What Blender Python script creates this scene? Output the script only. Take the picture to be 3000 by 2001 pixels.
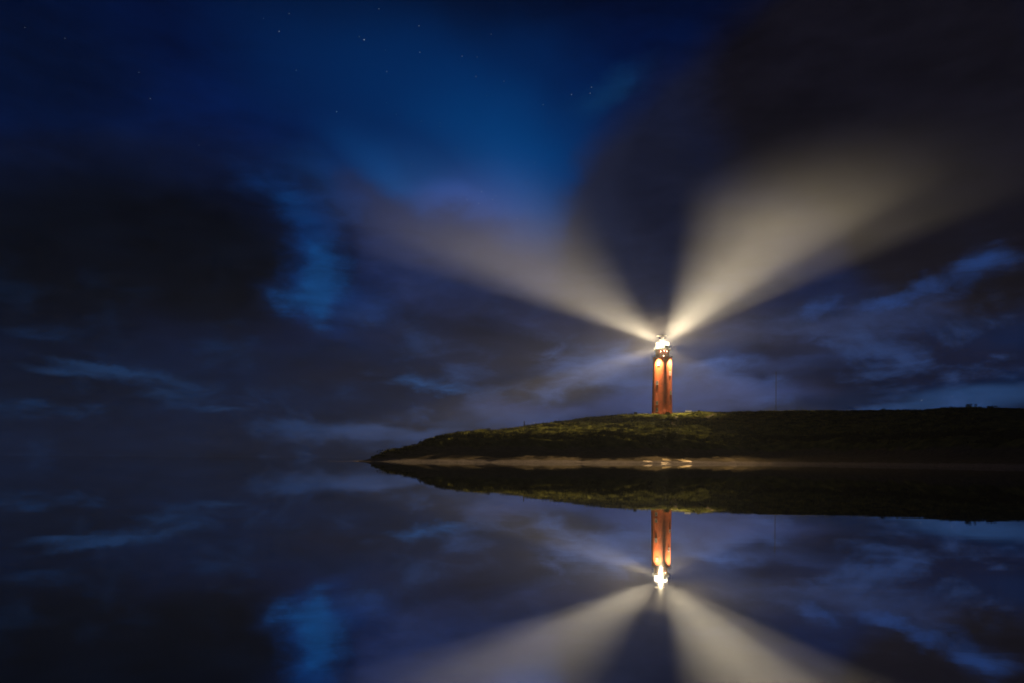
import bpy, bmesh, math, random
import numpy as np
from mathutils import Vector, Matrix, noise as mnoise

R = math.radians
random.seed(7)
rng = np.random.default_rng(11)
scene = bpy.context.scene
for o in list(bpy.data.objects):
    bpy.data.objects.remove(o)
COL = scene.collection

# ------------------------------------------------------------------ camera
CAM_H, FPX, PX, PY, ROLL = 1.0, 2000.0, 1500.0, 1343.8, R(0.42)
cam_d = bpy.data.cameras.new("camera")
cam_d.sensor_width, cam_d.lens = 36.0, 24.0
cam_d.shift_y = 0.1144
cam_d.clip_start, cam_d.clip_end = 0.1, 40000
cam = bpy.data.objects.new("camera", cam_d)
COL.objects.link(cam)
cam.location = (0, 0, CAM_H)
cam.rotation_euler = (R(90), -ROLL, 0)
scene.camera = cam


def ray(px, py):
    """direction (with y = 1) seen at a measured position of the photograph"""
    a, b = (px - PX) / FPX, (PY - py) / FPX
    return a * math.cos(ROLL) - b * math.sin(ROLL), 1.0, a * math.sin(ROLL) + b * math.cos(ROLL)


def at(px, py, D):
    d = ray(px, py)
    return Vector((d[0] * D, D, CAM_H + d[2] * D))


# ------------------------------------------------------------------ render settings
scene.render.engine = 'CYCLES'
cy = scene.cycles
cy.use_denoising = True
try:
    cy.denoiser = 'OPENIMAGEDENOISE'
    cy.denoising_input_passes = 'RGB_ALBEDO_NORMAL'
except Exception:
    pass
cy.max_bounces = 6
cy.diffuse_bounces = 1
cy.glossy_bounces = 3
cy.transmission_bounces = 4
cy.transparent_max_bounces = 16
cy.volume_bounces = 0
cy.sample_clamp_indirect = 3.0
cy.sample_clamp_direct = 12.0
cy.filter_width = 1.7
cy.caustics_reflective = False
cy.caustics_refractive = False
scene.view_settings.view_transform = 'Standard'
scene.view_settings.look = 'None'
scene.view_settings.gamma = 1.0
scene.view_settings.exposure = 0.0


def lin(r, g, b, k=1.0):
    f = lambda c: (c / 255 / 12.92) if c / 255 <= 0.04045 else ((c / 255 + 0.055) / 1.055) ** 2.4
    return (f(r) * k, f(g) * k, f(b) * k, 1.0)


# ------------------------------------------------------------------ night sky
world = bpy.data.worlds.new("World")
scene.world = world
world.use_nodes = True
world.cycles.sampling_method = 'MANUAL'
world.cycles.sample_map_resolution = 512
wt = world.node_tree
wt.nodes.clear()
WN, WL = wt.nodes, wt.links


def wmath(op, a, b=None, clamp=False):
    n = WN.new('ShaderNodeMath')
    n.operation, n.use_clamp = op, clamp
    for i, v in enumerate((a, b)):
        if v is None:
            continue
        if isinstance(v, (int, float)):
            n.inputs[i].default_value = v
        else:
            WL.new(v, n.inputs[i])
    return n.outputs[0]


tc = WN.new('ShaderNodeTexCoord')
sep = WN.new('ShaderNodeSeparateXYZ')
WL.new(tc.outputs['Generated'], sep.inputs[0])
AZ = wmath('ARCTAN2', sep.outputs[0], sep.outputs[1])
EL = wmath('ARCSINE', sep.outputs[2])
comb = WN.new('ShaderNodeCombineXYZ')
WL.new(AZ, comb.inputs[0]); WL.new(EL, comb.inputs[1])
SKY = comb.outputs[0]


def wnoise(scale, detail, rough, stretch, seed, out='Fac', dist=0.0):
    m = WN.new('ShaderNodeMapping')
    m.inputs['Scale'].default_value = (1, stretch, 1)
    m.inputs['Location'].default_value = (seed, seed * 1.7, seed * 0.3)
    WL.new(SKY, m.inputs[0])
    n = WN.new('ShaderNodeTexNoise')
    n.inputs['Scale'].default_value = scale
    n.inputs['Detail'].default_value = detail
    n.inputs['Roughness'].default_value = rough
    n.inputs['Distortion'].default_value = dist
    WL.new(m.outputs[0], n.inputs['Vector'])
    return n.outputs[out]


def warp(vec, nz, amp):
    s = WN.new('ShaderNodeVectorMath'); s.operation = 'SUBTRACT'
    WL.new(nz, s.inputs[0]); s.inputs[1].default_value = (0.5, 0.5, 0.5)
    m = WN.new('ShaderNodeVectorMath'); m.operation = 'MULTIPLY'
    WL.new(s.outputs[0], m.inputs[0]); m.inputs[1].default_value = (amp, amp * 0.75, 0)
    a = WN.new('ShaderNodeVectorMath'); a.operation = 'ADD'
    WL.new(vec, a.inputs[0]); WL.new(m.outputs[0], a.inputs[1])
    return a.outputs[0]


W3 = warp(warp(SKY, wnoise(7.0, 4, 0.55, 1.2, 6.2, 'Color'), 0.05), wnoise(22.0, 7, 0.65, 1.4, 9.7, 'Color'), 0.045)
W1 = warp(SKY, wnoise(5.0, 6, 0.55, 1.5, 3.1, 'Color'), 0.16)
W2 = warp(SKY, wnoise(9.0, 7, 0.6, 2.6, 8.4, 'Color'), 0.10)
SOFT = warp(SKY, wnoise(3.0, 3, 0.5, 1.2, 5.5, 'Color'), 0.14)
TEX = wnoise(7.0, 8, 0.62, 2.2, 1.3, 'Fac', 0.4)      # billows
FINE = wnoise(16.0, 8, 0.6, 3.2, 12.7, 'Fac', 0.6)    # wisps

V = 3000 / 2351.0                                       # measured on a 2351-wide view


def blob(vec, cx, cy_, rx, ry, rot=0.0, wgt=1.0):
    def ae(x, y):
        d = ray(x * V, y * V)
        return math.atan2(d[0], d[1]), math.atan2(d[2], math.hypot(d[0], d[1]))
    a0, e0 = ae(cx, cy_)
    ax, _ = ae(cx + 30, cy_)
    _, ey = ae(cx, cy_ - 30)
    sx, sy = (ax - a0) / 30, (ey - e0) / 30
    m = WN.new('ShaderNodeMapping'); m.vector_type = 'TEXTURE'
    m.inputs['Location'].default_value = (a0, e0, 0)
    m.inputs['Rotation'].default_value = (0, 0, R(rot))
    m.inputs['Scale'].default_value = (rx * sx, ry * sy, 1)
    WL.new(vec, m.inputs[0])
    g = WN.new('ShaderNodeTexGradient'); g.gradient_type = 'SPHERICAL'
    WL.new(m.outputs[0], g.inputs[0])
    return g.outputs['Fac'] if wgt == 1.0 else wmath('MULTIPLY', g.outputs['Fac'], wgt)


def layer(base, colour, blobs, vec, lo=0.05, hi=0.6, op=1.0, tex=None, texk=0.0):
    tot = None
    for b in blobs:
        o = blob(vec, *b)
        tot = o if tot is None else wmath('ADD', tot, o)
    if tex is not None:
        lift = wmath('MULTIPLY', wmath('SUBTRACT', tex, 0.5), texk)
        gate = wmath('MULTIPLY', tot, 4.0, True)
        tot = wmath('ADD', tot, wmath('MULTIPLY', lift, gate))
    mr = WN.new('ShaderNodeMapRange'); mr.interpolation_type = 'SMOOTHSTEP'
    WL.new(tot, mr.inputs[0])
    mr.inputs[1].default_value, mr.inputs[2].default_value = lo, (hi * 1.9 if vec is not SOFT else hi * 1.3)
    mr.inputs[3].default_value, mr.inputs[4].default_value = 0.0, op
    mx = WN.new('ShaderNodeMixRGB')
    WL.new(mr.outputs[0], mx.inputs[0])
    WL.new(base, mx.inputs[1])
    mx.inputs[2].default_value = colour
    return mx.outputs[0]


ramp = WN.new('ShaderNodeValToRGB')
WL.new(wmath('ADD', EL, 0.0), ramp.inputs[0])
cr = ramp.color_ramp
cr.elements[0].position, cr.elements[0].color = 0.0, lin(7, 21, 46)
cr.elements[1].position, cr.elements[1].color = 0.62, lin(1, 8, 34)
for p, c in ((0.07, (8, 24, 52)), (0.2, (8, 26, 62)), (0.36, (3, 26, 76)), (0.50, (1, 17, 58))):
    e = cr.elements.new(p); e.color = lin(*c)
c = ramp.outputs[0]
# clear blue opening with the stars
c = layer(c, lin(0, 44, 98), [(1080, 320, 760, 420, -22)], SOFT, 0.0, 0.85, 0.95)
c = layer(c, lin(3, 70, 134), [(1190, 400, 330, 210, -30), (900, 430, 240, 130, -20), (700, 480, 160, 110, -45)], SOFT, 0.0, 0.9, 0.75)
c = layer(c, lin(52, 84, 160), [(1120, 490, 210, 170, 0), (1010, 480, 150, 80, 0)], SOFT, 0.0, 1.0, 0.55)
c = layer(c, lin(2, 12, 36), [(60, 120, 520, 420, 0), (2300, 60, 900, 460, 0), (1000, -140, 1300, 330, 0)], SOFT, 0.0, 0.7, 0.8)
# low grey-blue banks over the water
c = layer(c, lin(2, 20, 50), [(560, 900, 620, 150, 0), (900, 860, 420, 110, 0)], W2, 0.0, 0.5, 0.9)
# violet cloud bank left of the lighthouse
c = layer(c, lin(30, 42, 80), [(940, 590, 270, 190, 10), (1200, 640, 320, 170, 0), (840, 470, 150, 90, -20), (1330, 720, 260, 110, 0)], W1, 0.05, 0.5, 0.95, TEX, 0.9)
c = layer(c, lin(27, 34, 62), [(1080, 740, 300, 110, -6), (1280, 700, 200, 80, 0)], W1, 0.02, 0.6, 0.8, TEX, 0.4)
c = layer(c, lin(14, 22, 46), [(1150, 800, 380, 80, -6), (980, 740, 220, 60, 0), (760, 850, 260, 70, 0)], W2, 0.03, 0.6, 0.85, TEX, 0.9)
# big dark cloud on the left
c = layer(c, lin(9, 21, 52), [(420, 560, 560, 300, 8), (640, 620, 180, 200, 0), (150, 450, 420, 190, 0)], SOFT, 0.02, 0.4, 0.85)
c = layer(c, lin(4, 9, 21), [(330, 580, 540, 370, 12), (80, 610, 480, 370, 0), (540, 640, 230, 210, 0)], SOFT, 0.0, 0.95, 0.97)
c = layer(c, lin(4, 10, 24), [(0, 760, 420, 120, 0), (200, 880, 520, 70, 0), (60, 940, 420, 90, 0)], W2, 0.03, 0.7, 0.7)
# blue gap beside it
c = layer(c, lin(5, 46, 102), [(640, 440, 170, 90, -30), (690, 520, 80, 110, 20), (720, 600, 100, 110, 10), (690, 680, 130, 80, 0), (760, 690, 110, 110, 0), (800, 500, 110, 90, 0, 0.6), (860, 690, 100, 60, 0, 0.5)], W3, 0.0, 0.85, 0.8, FINE, 0.6)
c = layer(c, lin(9, 62, 116), [(762, 625, 84, 84, 0), (742, 668, 84, 70, 0), (684, 690, 84, 46, 0), (742, 726, 46, 62, 0), (715, 575, 60, 70, 0, 0.7), (660, 470, 90, 70, -30, 0.5)], W3, 0.03, 0.8, 0.85, FINE, 1.5)
c = layer(c, lin(18, 44, 92), [(860, 710, 90, 60, 0), (800, 480, 120, 90, 0)], W1, 0.05, 0.6, 0.7, FINE, 1.0)
# dark slate cloud above and right of the lighthouse
c = layer(c, lin(32, 36, 56), [(1500, 560, 270, 350, -20), (1450, 450, 200, 200, 0), (1560, 640, 300, 240, 0)], W1, 0.0, 0.5, 0.95)
c = layer(c, lin(19, 23, 42), [(1560, 330, 260, 260, 0), (1700, 420, 300, 300, 0)], SOFT, 0.03, 0.6, 0.9)
c = layer(c, lin(16, 15, 24), [(2150, 330, 620, 520, 0), (1900, 160, 420, 320, 0), (2300, 560, 420, 230, 0)], SOFT, 0.03, 0.5, 0.97)
c = layer(c, lin(12, 60, 104), [(1440, 190, 110, 60, 35), (1380, 240, 110, 60, 40)], W1, 0.0, 0.9, 0.4)
# banks low on the right
c = layer(c, lin(36, 50, 88), [(1700, 830, 360, 140, 0), (1500, 860, 260, 110, 0), (1980, 760, 300, 90, 10)], W2, 0.02, 0.6, 0.9, TEX, 0.9)
c = layer(c, lin(16, 21, 44), [(2100, 800, 380, 85, -4), (1880, 880, 300, 60, -4), (1780, 800, 150, 40, 0), (2250, 850, 260, 60, 0)], W2, 0.03, 0.55, 0.9, TEX, 0.9)
c = layer(c, lin(30, 58, 112), [(2150, 650, 150, 50, 14), (2270, 600, 110, 60, 8), (1890, 702, 75, 34, 0), (1860, 715, 50, 26, 0), (2040, 690, 90, 24, 10)], W3, 0.02, 0.75, 0.8, FINE, 1.3)
c = layer(c, lin(56, 80, 134), [(1310, 850, 130, 56, 0), (1390, 880, 100, 50, 0), (1250, 905, 90, 34, 0), (1730, 880, 110, 34, 0), (1450, 830, 120, 50, 0), (1640, 850, 120, 44, 0), (1500, 900, 120, 40, 0)], W3, 0.02, 0.7, 0.85, FINE, 1.4)
c = layer(c, lin(46, 60, 104), [(1360, 940, 320, 60, 0), (1600, 910, 240, 70, 0), (1180, 960, 220, 44, 0), (1750, 900, 200, 50, 0)], W2, 0.0, 0.7, 0.85, TEX, 0.6)
# blue slits near the left horizon
c = layer(c, lin(26, 66, 116), [(985, 882, 120, 26, 0), (1060, 900, 60, 16, 0)], W2, 0.05, 0.6, 0.85, FINE, 1.0)
c = layer(c, lin(22, 52, 92), [(330, 858, 230, 30, -4), (200, 832, 160, 14, -8), (510, 938, 80, 13, 0), (380, 905, 80, 24, 0), (150, 850, 160, 20, 0)], W3, 0.04, 0.7, 0.7, FINE, 1.2)
c = layer(c, lin(38, 58, 98), [(1000, 1010, 460, 44, 0), (1180, 965, 200, 34, 0), (820, 990, 260, 24, 0)], W2, 0.03, 0.7, 0.85, FINE, 1.1)
c = layer(c, lin(32, 58, 98), [(2230, 908, 260, 36, -3), (2080, 928, 200, 20, -3), (1900, 944, 160, 12, 0)], SOFT, 0.02, 0.5, 0.9)
band = WN.new('ShaderNodeMapRange'); band.interpolation_type = 'SMOOTHSTEP'
WL.new(EL, band.inputs[0])
for i_, v_ in enumerate((0.02, 0.30, 1.0, 0.0)):
    band.inputs[i_ + 1].default_value = v_
azf = WN.new('ShaderNodeMapRange'); azf.interpolation_type = 'SMOOTHSTEP'
WL.new(AZ, azf.inputs[0])
for i_, v_ in enumerate((-0.5, 0.25, 0.0, 1.0)):
    azf.inputs[i_ + 1].default_value = v_
brk = WN.new('ShaderNodeMapRange'); brk.interpolation_type = 'SMOOTHSTEP'
WL.new(wnoise(8.5, 9, 0.62, 1.9, 17.3, 'Fac', 0.3), brk.inputs[0])
for i_, v_ in enumerate((0.49, 0.70, 0.0, 0.75)):
    brk.inputs[i_ + 1].default_value = v_
azc = WN.new('ShaderNodeMixRGB'); WL.new(azf.outputs[0], azc.inputs[0])
azc.inputs[1].default_value = lin(12, 42, 80); azc.inputs[2].default_value = lin(48, 74, 126)
bm_ = WN.new('ShaderNodeMixRGB'); WL.new(wmath('MULTIPLY', brk.outputs[0], band.outputs[0]), bm_.inputs[0])
WL.new(c, bm_.inputs[1]); WL.new(azc.outputs[0], bm_.inputs[2])
c = bm_.outputs[0]
mott = WN.new('ShaderNodeMapRange')
WL.new(wmath('ADD', wmath('MULTIPLY', TEX, 0.6), wmath('MULTIPLY', FINE, 0.4)), mott.inputs[0])
for i_, v_ in enumerate((0.32, 0.68, 0.6, 1.36)):
    mott.inputs[i_ + 1].default_value = v_
mm = WN.new('ShaderNodeMixRGB'); mm.blend_type = 'MULTIPLY'
WL.new(wmath('SUBTRACT', 1.0, wmath('MULTIPLY', blob(SKY, 1020, 250, 700, 420, -20), 1.7, True)), mm.inputs[0])
WL.new(c, mm.inputs[1]); WL.new(mott.outputs[0], mm.inputs[2])
bg = WN.new('ShaderNodeBackground')
WL.new(mm.outputs[0], bg.inputs[0])
bg.inputs[1].default_value = 1.0
wo = WN.new('ShaderNodeOutputWorld')
WL.new(bg.outputs[0], wo.inputs[0])


# ------------------------------------------------------------------ helpers
def tag(o, label=None, cat=None, group=None, kind=None):
    if label: o['label'] = label
    if cat: o['category'] = cat
    if group: o['group'] = group
    if kind: o['kind'] = kind
    return o


def empty(name, loc, rz=0.0):
    o = bpy.data.objects.new(name, None)
    o.empty_display_size = 0.5
    COL.objects.link(o)
    o.location = loc
    o.rotation_euler = (0, 0, rz)
    return o


def obj(name, bm, m, parent=None, loc=None, smooth=False):
    me = bpy.data.meshes.new(name)
    bm.normal_update()
    bm.to_mesh(me)
    bm.free()
    if smooth:
        me.polygons.foreach_set('use_smooth', [True] * len(me.polygons))
    me.materials.append(m)
    o = bpy.data.objects.new(name, me)
    COL.objects.link(o)
    if parent: o.parent = parent
    if loc is not None: o.location = loc
    return o


def raw_mesh(name, verts, faces_flat, per, m, parent=None, smooth=False):
    """verts (n,3) array; faces_flat indices, `per` corners each"""
    me = bpy.data.meshes.new(name)
    nv, nf = len(verts), len(faces_flat) // per
    me.vertices.add(nv)
    me.vertices.foreach_set('co', np.asarray(verts, dtype=np.float32).ravel())
    me.loops.add(nf * per)
    me.loops.foreach_set('vertex_index', np.asarray(faces_flat, dtype=np.int32))
    me.polygons.add(nf)
    me.polygons.foreach_set('loop_start', np.arange(nf, dtype=np.int32) * per)
    me.polygons.foreach_set('use_smooth', np.full(nf, smooth))
    me.update(calc_edges=True)
    me.validate()
    me.materials.append(m)
    o = bpy.data.objects.new(name, me)
    COL.objects.link(o)
    if parent: o.parent = parent
    return o


def add_box(bm, c, s, rot=None):
    M = Matrix.Translation(c) @ (rot.to_4x4() if rot else Matrix()) @ Matrix.Diagonal((s[0], s[1], s[2], 1))
    bmesh.ops.create_cube(bm, size=1, matrix=M)


def add_bar(bm, a, b, r, seg=6, r2=None):
    a, b = Vector(a), Vector(b)
    d = b - a
    M = Matrix.Translation((a + b) / 2) @ d.to_track_quat('Z', 'Y').to_matrix().to_4x4()
    bmesh.ops.create_cone(bm, cap_ends=True, segments=seg, radius1=r, radius2=r if r2 is None else r2, depth=d.length, matrix=M)


def add_lathe(bm, prof, seg=48, close=False):
    rings = []
    for r, z in prof:
        rings.append([bm.verts.new((r * math.cos(2 * math.pi * k / seg), r * math.sin(2 * math.pi * k / seg), z)) for k in range(seg)])
    n = len(rings)
    for i in range(n if close else n - 1):
        A, B = rings[i], rings[(i + 1) % n]
        for k in range(seg):
            bm.faces.new((A[k], A[(k + 1) % seg], B[(k + 1) % seg], B[k]))
    if not close:
        bm.faces.new(list(reversed(rings[0])))
        bm.faces.new(rings[-1])


def mat(name, c1, c2=None, scale=3.0, rough=0.7, detail=6, bump=0.0, metal=0.0, stretch=(1, 1, 1)):
    m = bpy.data.materials.new(name)
    m.use_nodes = True
    N, L = m.node_tree.nodes, m.node_tree.links
    p = N['Principled BSDF']
    p.inputs['Roughness'].default_value = rough
    p.inputs['Metallic'].default_value = metal
    p.inputs['Specular IOR Level'].default_value = 0.0 if rough > 0.84 else 0.4
    tcn = N.new('ShaderNodeTexCoord')
    mp = N.new('ShaderNodeMapping'); mp.inputs['Scale'].default_value = stretch
    nz = N.new('ShaderNodeTexNoise')
    nz.inputs['Scale'].default_value = scale
    nz.inputs['Detail'].default_value = detail
    L.new(tcn.outputs['Object'], mp.inputs[0]); L.new(mp.outputs[0], nz.inputs['Vector'])
    rp = N.new('ShaderNodeValToRGB')
    rp.color_ramp.elements[0].position, rp.color_ramp.elements[1].position = 0.3, 0.7
    rp.color_ramp.elements[0].color = (*c1, 1)
    rp.color_ramp.elements[1].color = (*(c2 or [min(1, v * 1.3) for v in c1]), 1)
    L.new(nz.outputs[0], rp.inputs[0]); L.new(rp.outputs[0], p.inputs['Base Color'])
    if bump:
        b = N.new('ShaderNodeBump'); b.inputs['Strength'].default_value = bump
        L.new(nz.outputs[0], b.inputs['Height']); L.new(b.outputs[0], p.inputs['Normal'])
    return m


def emit_mat(name, col, strength, sampled=True):
    m = bpy.data.materials.new(name)
    m.use_nodes = True
    N, L = m.node_tree.nodes, m.node_tree.links
    N.clear()
    e = N.new('ShaderNodeEmission'); e.inputs[0].default_value = (*col, 1); e.inputs[1].default_value = strength
    o = N.new('ShaderNodeOutputMaterial'); L.new(e.outputs[0], o.inputs[0])
    if not sampled:
        m.cycles.emission_sampling = 'NONE'
    return m


def glass_mat(name, tint, see=0.88, glow=None):
    m = bpy.data.materials.new(name)
    m.use_nodes = True
    N, L = m.node_tree.nodes, m.node_tree.links
    N.clear()
    t = N.new('ShaderNodeBsdfTransparent'); t.inputs[0].default_value = (*tint, 1)
    if glow:
        g = N.new('ShaderNodeEmission'); g.inputs[0].default_value = (*glow[0], 1); g.inputs[1].default_value = glow[1]
        m.cycles.emission_sampling = 'NONE'
    else:
        g = N.new('ShaderNodeBsdfGlossy'); g.inputs[0].default_value = (0.9, 0.9, 0.9, 1); g.inputs[1].default_value = 0.1
    mx = N.new('ShaderNodeMixShader'); mx.inputs[0].default_value = 1 - see
    L.new(t.outputs[0], mx.inputs[1]); L.new(g.outputs[0], mx.inputs[2])
    o = N.new('ShaderNodeOutputMaterial'); L.new(mx.outputs[0], o.inputs[0])
    return m


def lamp(kind, name, loc, energy, colour, parent=None, target=None, size=None, blend=0.5, radius=0.3, scale=(1, 1, 1), falloff=None):
    ld = bpy.data.lights.new(name, kind)
    ld.energy, ld.color = energy, colour
    ld.shadow_soft_size = radius
    if kind == 'SPOT':
        ld.spot_size, ld.spot_blend = size, blend
    if falloff:
        ld.use_nodes = True
        nt = ld.node_tree
        em = nt.nodes.get('Emission')
        fo = nt.nodes.new('ShaderNodeLightFalloff')
        fo.inputs['Strength'].default_value = 1.0
        fo.inputs['Smooth'].default_value = falloff[1]
        nt.links.new(fo.outputs[falloff[0]], em.inputs['Strength'])
    lo = bpy.data.objects.new(name, ld)
    COL.objects.link(lo)
    lo.location = loc
    if target is not None:
        lo.rotation_euler = (Vector(target) - Vector(loc)).to_track_quat('-Z', 'Y').to_euler()
    lo.scale = scale
    if parent:
        lo.parent = parent
        lo.matrix_parent_inverse = Matrix.Translation(-Vector(parent.location))
    return lo


# ------------------------------------------------------------------ terrain
US = [960, 1040, 1070, 1100, 1140, 1215, 1260, 1335, 1420, 1460, 1530, 1600, 1700, 1800, 1880, 1940, 2000, 2040, 2100, 2150, 2200, 2300, 2450, 2560, 2700, 2760, 2830, 2900, 3000, 3300, 4200]
CREST = [1357, 1351, 1348, 1338, 1318, 1307, 1285, 1270, 1259, 1260.5, 1251, 1240, 1227, 1218, 1214, 1212, 1208.5, 1205.5, 1207.5, 1207, 1205, 1203, 1203, 1201, 1200.5, 1196.5, 1195.5, 1195, 1196, 1196, 1200]
DC = [178, 180, 182, 186, 192, 206, 214, 230, 250, 254, 266, 280, 296, 306, 311, 313, 316, 318, 320, 322, 324, 326, 326, 322, 312, 308, 304, 300, 292, 270, 230]
SU = [960, 1040, 1300, 1600, 1940, 2300, 2600, 3000, 3300, 4200]
SD = [174, 172, 167, 163, 175, 190, 152, 119, 108, 90]


SMO = np.linspace(-130, 130, 9)


def terr_frame(u):
    ds = float(np.mean(np.interp(u + SMO, SU, SD)))
    yc = float(np.interp(u, US, CREST))
    dc = float(np.mean(np.interp(u + SMO * 0.4, US, DC)))
    zc = at(u, yc, dc).z
    return ds, dc, zc


def terr(u, s):
    """u: where along the shore, s: -0.1 (under water) .. 0 shore .. 1 crest .. 2.6 far back"""
    ds, dc, zc = terr_frame(u)
    kx = min(1.0, (dc - ds) / 60.0)
    kz = min(1.0, max(zc, 0.02) / 8.5)
    px_, py_ = ray(u, 1343.8)[0] * (ds + s * max(dc - ds, 1.0)), ds + s * max(dc - ds, 1.0)
    wob = mnoise.noise(Vector((px_ * 0.07, py_ * 0.07, 1.7))) * 3.2 + mnoise.noise(Vector((px_ * 0.22, py_ * 0.22, 5.2))) * 1.0
    dbeach, dscarp = (19 + wob) * kx, (25 + wob * 1.1) * kx
    zbeach = 2.7 * kz
    zscarp = (6.4 + 0.8 * mnoise.noise(Vector((px_ * 0.09, py_ * 0.09, 9.1)))) * kz
    L = max(dc - ds, 1.0)
    d = s * L
    if d <= 0:
        z = d * 0.35
    elif d <= dbeach:
        t = d / dbeach
        z = zbeach * (0.75 * t + 0.25 * t * t)
    elif d <= dscarp:
        t = (d - dbeach) / (dscarp - dbeach)
        z = zbeach + (zscarp - zbeach) * (t * t * (3 - 2 * t) * 0.6 + t * 0.4)
    elif d <= L:
        t = (d - dscarp) / max(L - dscarp, 0.5)
        z = zscarp + (zc - zscarp) * (t ** 0.92)
    else:
        t = (s - 1)
        z = zc - zc * 0.10 * min(1, t * 3) - (zc + 2) * max(0, t - 0.9) * 0.6
    D = ds + d
    dr = ray(u, 1343.8)
    x, y = dr[0] * D, D
    # dune relief
    k = min(1.0, max(0.0, (d - dscarp * 0.7) / 12.0)) * min(1.0, kz)
    edge = math.exp(-((s - 1) / 0.10) ** 2)
    rel = mnoise.fractal(Vector((x * 0.045, y * 0.045, 3.0)), 0.9, 2.1, 4) * 1.1 * (1 - 0.75 * edge)
    fine = mnoise.fractal(Vector((x * 0.3, y * 0.3, 7.0)), 0.8, 2.2, 3) * 0.5
    z += k * (rel + fine)
    if d > 0:
        z += (1 - k) * 0.10 * kz * mnoise.fractal(Vector((x * 0.25, y * 0.5, 1.0)), 0.9, 2.0, 3)
    # narrow track cut along the top of the slope
    if 1990 < u < 2900:
        z -= 0.35 * math.exp(-((s - 0.90) / 0.012) ** 2) * kz
    return Vector((x, y, z))


def ground_at(px, s):
    return terr(px, s)


us = np.concatenate([np.arange(960, 3060, 3.0), np.arange(3060, 4200, 14.0)])
ss = np.concatenate([np.linspace(-0.14, 0.0, 4)[:-1], np.linspace(0, 0.3, 46)[:-1], np.linspace(0.3, 1.06, 84)[:-1], np.linspace(1.06, 2.6, 14)])
TV = np.array([terr(u, s) for u in us for s in ss], dtype=np.float32)
nu, ns = len(us), len(ss)
ii, jj = np.meshgrid(np.arange(nu - 1), np.arange(ns - 1), indexing='ij')
q = np.stack([ii * ns + jj, (ii + 1) * ns + jj, (ii + 1) * ns + jj + 1, ii * ns + jj + 1], -1).reshape(-1)


def ground_material():
    m = bpy.data.materials.new("dune_ground")
    m.use_nodes = True
    N, L = m.node_tree.nodes, m.node_tree.links
    p = N['Principled BSDF']; p.inputs['Roughness'].default_value = 0.95
    p.inputs['Specular IOR Level'].default_value = 0.0
    g = N.new('ShaderNodeNewGeometry')
    sp = N.new('ShaderNodeSeparateXYZ'); L.new(g.outputs['Position'], sp.inputs[0])

    def nz(scale, detail, st=(1, 1, 1)):
        mp = N.new('ShaderNodeMapping'); mp.inputs['Scale'].default_value = st
        L.new(g.outputs['Position'], mp.inputs[0])
        n = N.new('ShaderNodeTexNoise'); n.inputs['Scale'].default_value = scale; n.inputs['Detail'].default_value = detail
        L.new(mp.outputs[0], n.inputs['Vector'])
        return n.outputs[0]

    def rampc(fac, stops):
        r = N.new('ShaderNodeValToRGB'); L.new(fac, r.inputs[0])
        e = r.color_ramp.elements
        e[0].position, e[0].color = stops[0][0], (*stops[0][1], 1)
        e[1].position, e[1].color = stops[-1][0], (*stops[-1][1], 1)
        for q_, c_ in stops[1:-1]:
            k = e.new(q_); k.color = (*c_, 1)
        return r.outputs[0]

    grass = rampc(nz(0.35, 8), [(0.3, (0.014, 0.016, 0.004)), (0.5, (0.070, 0.066, 0.014)), (0.72, (0.17, 0.150, 0.030))])
    sand = rampc(nz(0.8, 8, (1, 2.5, 1)), [(0.3, (0.062, 0.044, 0.026)), (0.7, (0.125, 0.090, 0.054))])
    shingle = rampc(nz(5.0, 4), [(0.35, (0.06, 0.045, 0.039)), (0.65, (0.24, 0.185, 0.152))])
    # height plus noise decides where the turf starts
    hz = N.new('ShaderNodeMath'); hz.operation = 'MULTIPLY_ADD'
    L.new(nz(0.25, 5), hz.inputs[0]); hz.inputs[1].default_value = 4.0; L.new(sp.outputs[2], hz.inputs[2])
    mr = N.new('ShaderNodeMapRange'); mr.interpolation_type = 'SMOOTHSTEP'
    L.new(hz.outputs[0], mr.inputs[0]); mr.inputs[1].default_value, mr.inputs[2].default_value = 5.6, 6.8
    hz2 = N.new('ShaderNodeMath'); hz2.operation = 'MULTIPLY_ADD'
    L.new(nz(0.35, 5), hz2.inputs[0]); hz2.inputs[1].default_value = -0.9; L.new(sp.outputs[2], hz2.inputs[2])
    mr2 = N.new('ShaderNodeMapRange'); L.new(hz2.outputs[0], mr2.inputs[0])
    mr2.inputs[1].default_value, mr2.inputs[2].default_value = 0.15, 0.32
    a = N.new('ShaderNodeMixRGB'); L.new(mr2.outputs[0], a.inputs[0]); L.new(shingle, a.inputs[1]); L.new(sand, a.inputs[2])
    b = N.new('ShaderNodeMixRGB'); L.new(mr.outputs[0], b.inputs[0]); L.new(a.outputs[0], b.inputs[1]); L.new(grass, b.inputs[2])
    L.new(b.outputs[0], p.inputs['Base Color'])
    bp = N.new('ShaderNodeBump'); bp.inputs['Strength'].default_value = 0.5; bp.inputs['Distance'].default_value = 0.12
    L.new(nz(3.0, 8), bp.inputs['Height']); L.new(bp.outputs[0], p.inputs['Normal'])
    return m


hill = tag(raw_mesh("dune_hill", TV, q, 4, ground_material(), smooth=True), kind='structure')

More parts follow.
